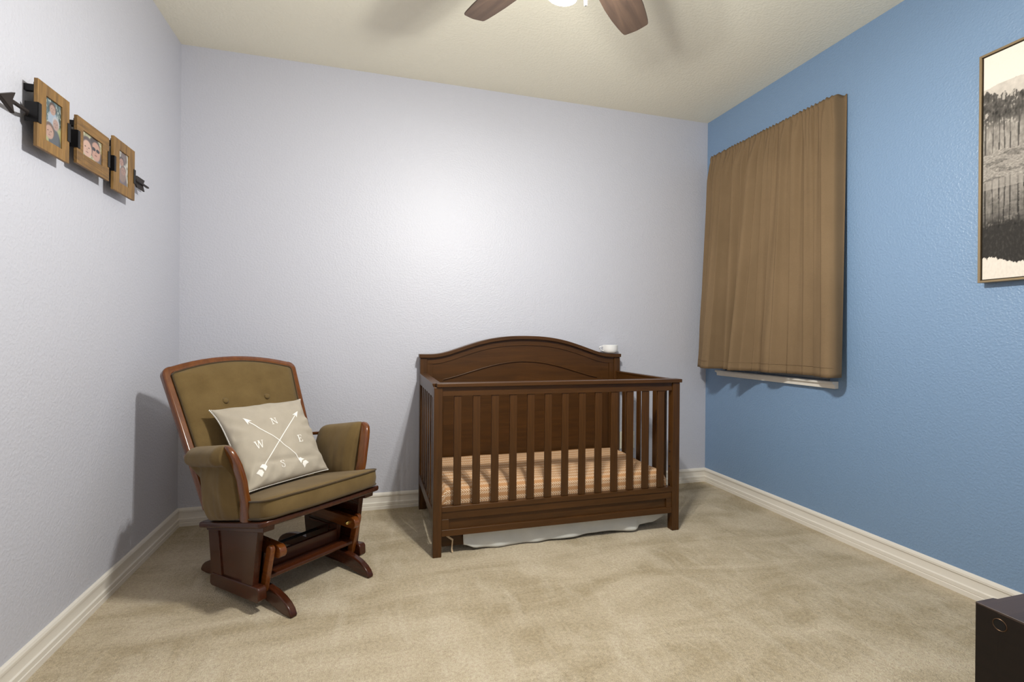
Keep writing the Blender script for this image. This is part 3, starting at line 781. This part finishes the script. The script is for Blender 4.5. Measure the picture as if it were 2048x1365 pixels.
# ------------------------------------------------------------------ arrow picture frames on the left wall
ar = thing('arrow_photo_frames', 'three rustic wood photo frames strung on a dark metal arrow on the left wall', 'picture frames', (.02, -1.0, 1.77))
FX0, FX1 = .034, .045
def pframe(y0, y1, z0, z1, o, fnp, m):
    (oa, ob), (oc, od) = o
    bm = bmesh.new()
    box(bm, FX0, FX1, y0, oa, z0, z1); box(bm, FX0, FX1, ob, y1, z0, z1)
    box(bm, FX0, FX1, oa, ob, z0, oc); box(bm, FX0, FX1, oa, ob, od, z1)
    fr = obj('photo_frame', bm, m, ar, .0012)
    picture('family_photo', M['photo'], fr, fnp, lin(oa - .001, ob + .001, 61), lin(oc - .001, od + .001, 91), FX0 + .006, False, .004, .72, .86)
    obj('backing_board', bx(FX0 - .006, FX0 - .0005, y0 + .01, y1 - .01, z0 + .01, z1 - .01), M['gap'], fr)
    for ys, ye in ((y0, -1), (y1, 1)):
        bm = bmesh.new(); z0b, z1b = 1.750, 1.812
        ya, yb = (ys - .003, ys) if ye < 0 else (ys, ys + .003)
        box(bm, .012, FX1 + .003, ya, yb, z0b, z1b)
        ya, yb = (ys - .003, ys + .014) if ye < 0 else (ys - .014, ys + .003)
        box(bm, FX1 + .0005, FX1 + .003, ya, yb, z0b, z1b)
        obj('bracket', bm, M['black'], fr, .0008)
    for yy in (y0 + .015, y1 - .03):
        obj('standoff', bx(0, FX0 - .006, yy, yy + .015, z1 - .035, z1 - .015), M['black'], fr)
pframe(-1.328, -1.160, 1.676, 1.888, ((-1.285, -1.200), (1.712, 1.852)), photo1, M['frame'])
pframe(-1.113, -.892, 1.696, 1.866, ((-1.074, -.940), (1.741, 1.826)), photo2, M['frame_h'])
pframe(-.856, -.672, 1.676, 1.893, ((-.808, -.724), (1.718, 1.852)), photo3, M['frame'])
bm = bmesh.new(); tube(bm, [(.036, -1.435, 1.769), (.034, -1.36, 1.7695), (.016, -1.33, 1.770), (.016, -.68, 1.775), (.036, -.655, 1.775), (.036, -.60, 1.775)], .0062, 10); obj('arrow_shaft', bm, M['iron'], ar)
bm = bmesh.new()
def plate(bm, pts, x0, x1): prism(bm, pts, lambda p, q, k: (k, p, q), x0, x1)
plate(bm, [(-1.487, 1.763), (-1.420, 1.798), (-1.432, 1.772), (-1.425, 1.770), (-1.425, 1.760), (-1.432, 1.758), (-1.424, 1.734)], .030, .042)
hd = obj('arrow_head', bm, M['iron'], ar, .002)
bm = bmesh.new()
for sgn in (1, -1):
    z = 1.775
    plate(bm, [(-.655, z), (-.625, z + sgn * .026), (-.548, z + sgn * .026), (-.566, z)], .030, .036)
plate(bm, [(-.650, 1.771), (-.650, 1.779), (-.528, 1.779), (-.520, 1.775), (-.528, 1.771)], .036, .044)
obj('arrow_fletching', bm, M['iron'], ar, .001)

# ------------------------------------------------------------------ canvas on the right wall
AY0, AY1, AZ0, AZ1 = -2.480, -1.775, 1.334, 2.277
art = thing('framed_canvas', 'tall framed sepia picture of a pine-lined lake on the blue wall', 'wall art', (W - .02, -2.12, 1.33))
bm = bmesh.new(); t_ = .009
box(bm, W - .042, W - .001, AY0, AY0 + t_, AZ0, AZ1); box(bm, W - .042, W - .001, AY1 - t_, AY1, AZ0, AZ1)
box(bm, W - .042, W - .001, AY0 + t_, AY1 - t_, AZ0, AZ0 + t_); box(bm, W - .042, W - .001, AY0 + t_, AY1 - t_, AZ1 - t_, AZ1)
obj('art_frame', bm, M['gold'], art, .001)
obj('shadow_gap', bx(W - .030, W - .004, AY0 + t_, AY1 - t_, AZ0 + t_, AZ1 - t_), M['gap'], art)
random.seed(11)
TR = []
x = -.02
while x < 1.02:
    TR.append((x, random.uniform(.0025, .006), random.uniform(.70, .80), random.uniform(.5, 1.0), random.uniform(-.015, .015)))
    x += random.uniform(.018, .040)
def scene_col(a, b):
    """tone of the lake picture; b: 0 bottom, 1 top"""
    wl = .435 + .008 * math.sin(a * 17); refl = b < wl
    bb = b if not refl else wl + (wl - b) * 1.0 + .06
    aa = a + (.0012 * nz3(a * 2, b * 60, 4, 8) if refl else 0)
    g = .95 - .05 * (1 - bb)
    hill = .845 + .018 * math.sin(aa * 9 + .5) + .010 * nz3(aa, 0, 6, 1)
    if bb < hill: g = .80 + .06 * nz3(aa, bb, 30, 2)
    crown = .815 + .022 * math.sin(aa * 13 + 2) + .028 * nz3(aa, 0, 22, 3)
    leaf = nz3(aa * 1.9, bb, 55, 4); clump = nz3(aa * 1.5, bb * 1.6, 16, 5)
    if bb < crown:
        under = sstep(.72, .64, bb)
        gap = leaf * .55 + clump * .75 > .40 - .10 * sstep(crown - .03, crown, bb) and bb > .66
        g = .70 if gap else .34 + .16 * leaf + .10 * clump
        if under > 0: g = g * (1 - under) + (.60 + .10 * leaf + .08 * clump) * under
    for tx, tw, tt, td, tl in TR:
        if .50 < bb < min(tt, crown - .03):
            dx = abs(aa - tx - tl * (bb - .5) / .3)
            if dx < tw * (1.15 - .6 * (bb - .5) / .3): g = min(g, .27 + .20 * (1 - td) + .06 * leaf)
    bank = .560 + .018 * nz3(aa, 0, 12, 7) + .008 * math.sin(aa * 18)
    if not refl and bb < bank:
        g = .60 + .16 * nz3(aa * 2, bb * 5, 40, 9)
        if nz3(aa, bb * 5, 9, 10) > .12: g -= .12
    if refl:
        g = (g - .02) * (.50 + .42 * sstep(.15, .42, b)) + .05 * nz3(a * .7, b * 5, 22, 12)
        if b > .40: g = g * .5 + .34
        edge = .080 + .010 * nz3(a, 0, 70, 13) + .016 * math.sin(a * 21 + 1)
        dm = .235 + .045 * nz3(a, 0, 20, 14)
        if b < dm: g = .17 + .10 * max(0, leaf)
        if b < edge: g = .88 + .03 * leaf
    g = min(1, max(.10, g)) + .015 * nz3(a, b, 120, 17)
    g = min(1, max(0, g))
    return (255 * (g * .955 + .03), 255 * (g * .915 + .026), 255 * (g * .865 + .024))
ys = lin(AY1 - t_ - .004, AY0 + t_ + .004, 300)
picture('canvas_sheet', M['canvas'], art, scene_col, ys, lin(AZ0 + t_ + .004, AZ1 - t_ - .004, 400), W - .035, True, .004)

# ------------------------------------------------------------------ ceiling fan
fan = thing('ceiling_fan', 'ceiling fan with walnut brown blades and lit glass shades', 'ceiling fan', (FAN_C.x, FAN_C.y, 2.4))
fc = FAN_C
bm = bmesh.new(); lathe(bm, [(0, H - .05), (.03, H - .05), (.055, H - .03), (.065, H - .001), (0, H - .001)], fc, 32); obj('canopy', bm, M['nickel'], fan, smooth=40)
bm = bmesh.new(); tube(bm, [fc + Vector((0, 0, 2.50)), fc + Vector((0, 0, H - .04))], .012, 14); obj('downrod', bm, M['nickel'], fan)
bm = bmesh.new(); lathe(bm, [(0, 2.355), (.07, 2.355), (.095, 2.37), (.105, 2.40), (.105, 2.45), (.085, 2.49), (.04, 2.51), (0, 2.51)], fc, 40); obj('motor_housing', bm, M['nickel'], fan, smooth=40)
bm = bmesh.new(); lathe(bm, [(0, 2.300), (.045, 2.302), (.072, 2.312), (.078, 2.334), (.060, 2.356), (0, 2.356)], fc, 32); ft = obj('light_fitter', bm, M['nickel'], fan, smooth=40)
WP = [(.115, .062), (.15, .090), (.20, .114), (.28, .132), (.38, .138), (.46, .133), (.52, .122), (.560, .112), (.578, .104)]
for k in range(5):
    az = R(43.6 + 72 * k); ca, sa = math.cos(az), math.sin(az); pt = R(9.2)
    def bp(r, w, h=0):
        # w > 0 is the counter-clockwise side, lower
        x, y, z = r, w * math.cos(pt), -w * math.sin(pt) + h
        return Vector((fc.x + x * ca - y * sa, fc.y + x * sa + y * ca, 2.40 + z))
    bm = bmesh.new(); rows = []
    outl = [(r, w / 2) for r, w in WP] + [(.5835, .047), (.588, .020), (.590, 0), (.588, -.020), (.5835, -.047)] + [(r, -w / 2) for r, w in WP[::-1]]
    A = [bm.verts.new(bp(r, w, .003)) for r, w in outl]; B = [bm.verts.new(bp(r, w, -.003)) for r, w in outl]
    bm.faces.new(A); bm.faces.new(B[::-1])
    for i in range(len(outl)): bm.faces.new((A[i], A[(i + 1) % len(outl)], B[(i + 1) % len(outl)], B[i]))
    bmesh.ops.rotate(bm, verts=bm.verts, cent=(fc.x, fc.y, 2.4), matrix=Matrix.Rotation(-az, 3, 'Z'))
    b = obj('blade', bm, M['blade'], fan, .0012)
    off = b.location.copy(); b.rotation_euler = (0, 0, az); b.location = Matrix.Rotation(az, 3, 'Z') @ off
    bm = bmesh.new()
    q = [(.08, .022), (.16, .030), (.19, .018), (.19, -.018), (.16, -.030), (.08, -.022)]
    A = [bm.verts.new(bp(r, w, .008)) for r, w in q]; B = [bm.verts.new(bp(r, w, .0035)) for r, w in q]
    bm.faces.new(A); bm.faces.new(B[::-1])
    for i in range(6): bm.faces.new((A[i], A[(i + 1) % 6], B[(i + 1) % 6], B[i]))
    obj('blade_iron', bm, M['nickel'], fan, .001)
for az in SHADE_AZ:
    a = R(az); dirv = Vector((math.cos(a) * math.sin(R(10)), math.sin(a) * math.sin(R(10)), -math.cos(R(10))))
    o0 = fc + Vector((math.cos(a) * .052, math.sin(a) * .052, 2.328))
    q = Vector((0, 0, 1)).rotation_difference(dirv).to_matrix()
    bm = bmesh.new(); tube(bm, [o0 - dirv * .01, o0 + dirv * .028], [.014, .019], 14); sk_ = obj('socket_arm', bm, M['nickel'], fan)
    bm = bmesh.new(); lathe(bm, [(.021, .022), (.027, .030), (.036, .050), (.043, .080), (.048, .118), (.0505, .122), (.046, .118), (.041, .080), (.034, .052), (.025, .033), (.021, .026)], o0, 28, q)
    sh = obj('glass_shade', bm, M['shade'], fan, smooth=60)
    bm = bmesh.new(); lathe(bm, [(0, .028), (.010, .030), (.013, .045), (.022, .062), (.024, .074), (.019, .088), (.009, .096), (0, .098)], o0, 18, q)
    bb = obj('bulb', bm, M['bulb'], fan, smooth=60); bb.visible_shadow = True
    ld = bpy.data.lights.new('fan_lamp', 'POINT'); ld.energy = LAMP_W; ld.color = LAMP_COL; ld.shadow_soft_size = .028
    lo = bpy.data.objects.new('fan_lamp', ld); COL.objects.link(lo); lo.parent = fan
    lo.location = o0 + dirv * .128 - Vector((fc.x, fc.y, 2.4))
bm = bmesh.new(); tube(bm, [fc + Vector((.002, -.012, 2.302)), fc + Vector((.002, -.012, 2.185))], .0012, 6)
pcn = obj('pull_chain', bm, M['white'], fan)
bm = bmesh.new(); lathe(bm, [(0, 2.150), (.0045, 2.152), (.005, 2.17), (.003, 2.186), (0, 2.187)], fc + Vector((.002, -.012, 0)), 10); obj('chain_pull', bm, M['white'], pcn, smooth=60)

# ------------------------------------------------------------------ dark cabinet at the right
cb = thing('low_cabinet', 'dark espresso wooden cabinet at the bottom right corner with a round bolt hole', 'cabinet', (2.9, -2.75, 0))
X0, X1, Y0, Y1, ZT = 2.417, 3.485, -3.10, -2.400, .482
for a, b in ((X0, Y1 - .045), (X0, Y0), (X1 - .058, Y1 - .045), (X1 - .058, Y0)):
    obj('corner_post', bx(a, a + .060, b, b + .045, 0, ZT - .002), M['espresso'], cb, .002)
sp_ = obj('side_panel', bx(X0 + .0002, X0 + .022, Y0 + .04, Y1 - .04, .05, ZT - .004), M['espresso'], cb)
obj('side_panel', bx(X1 - .022, X1 - .003, Y0 + .04, Y1 - .04, .05, ZT - .004), M['espresso'], cb)
obj('end_panel', bx(X0 + .058, X1 - .058, Y1 - .026, Y1 - .010, .05, ZT - .004), M['espresso'], cb)
obj('front_panel', bx(X0 + .058, X1 - .058, Y0 + .010, Y0 + .026, .05, ZT - .004), M['espresso'], cb)
bm = bmesh.new(); prism(bm, [(X0, Y0), (X1, Y0), (X1, Y1 - .006), (X0 + .066, Y1 - .006), (X0 + .060, Y1), (X0, Y1)], lambda p, q, k: (p, q, k), ZT - .006, ZT)
obj('cabinet_top', bm, M['espresso_top'], cb, .0015)
bm = bmesh.new(); lathe(bm, [(.0118, -.001), (.0118, .0010), (.0128, .0016), (.0140, .0008), (.0140, -.001)], (X0 + .0005, -2.447, .4525), 28, Matrix.Rotation(R(-90), 3, 'Y'))
bmesh.ops.delete(bm, geom=[f for f in bm.faces if len(f.verts) > 4], context='FACES')
obj('bolt_ring', bm, mat('antique_bronze', srgb(96, 74, 56), .4, .5, .8), cb, smooth=60)
bm = bmesh.new(); lathe(bm, [(0, .0006), (.0112, .0006), (.0118, -.0005), (0, -.0005)], (X0 - .0002, -2.447, .4525), 20, Matrix.Rotation(R(-90), 3, 'Y'))
obj('bolt_head', bm, M['black'], cb)
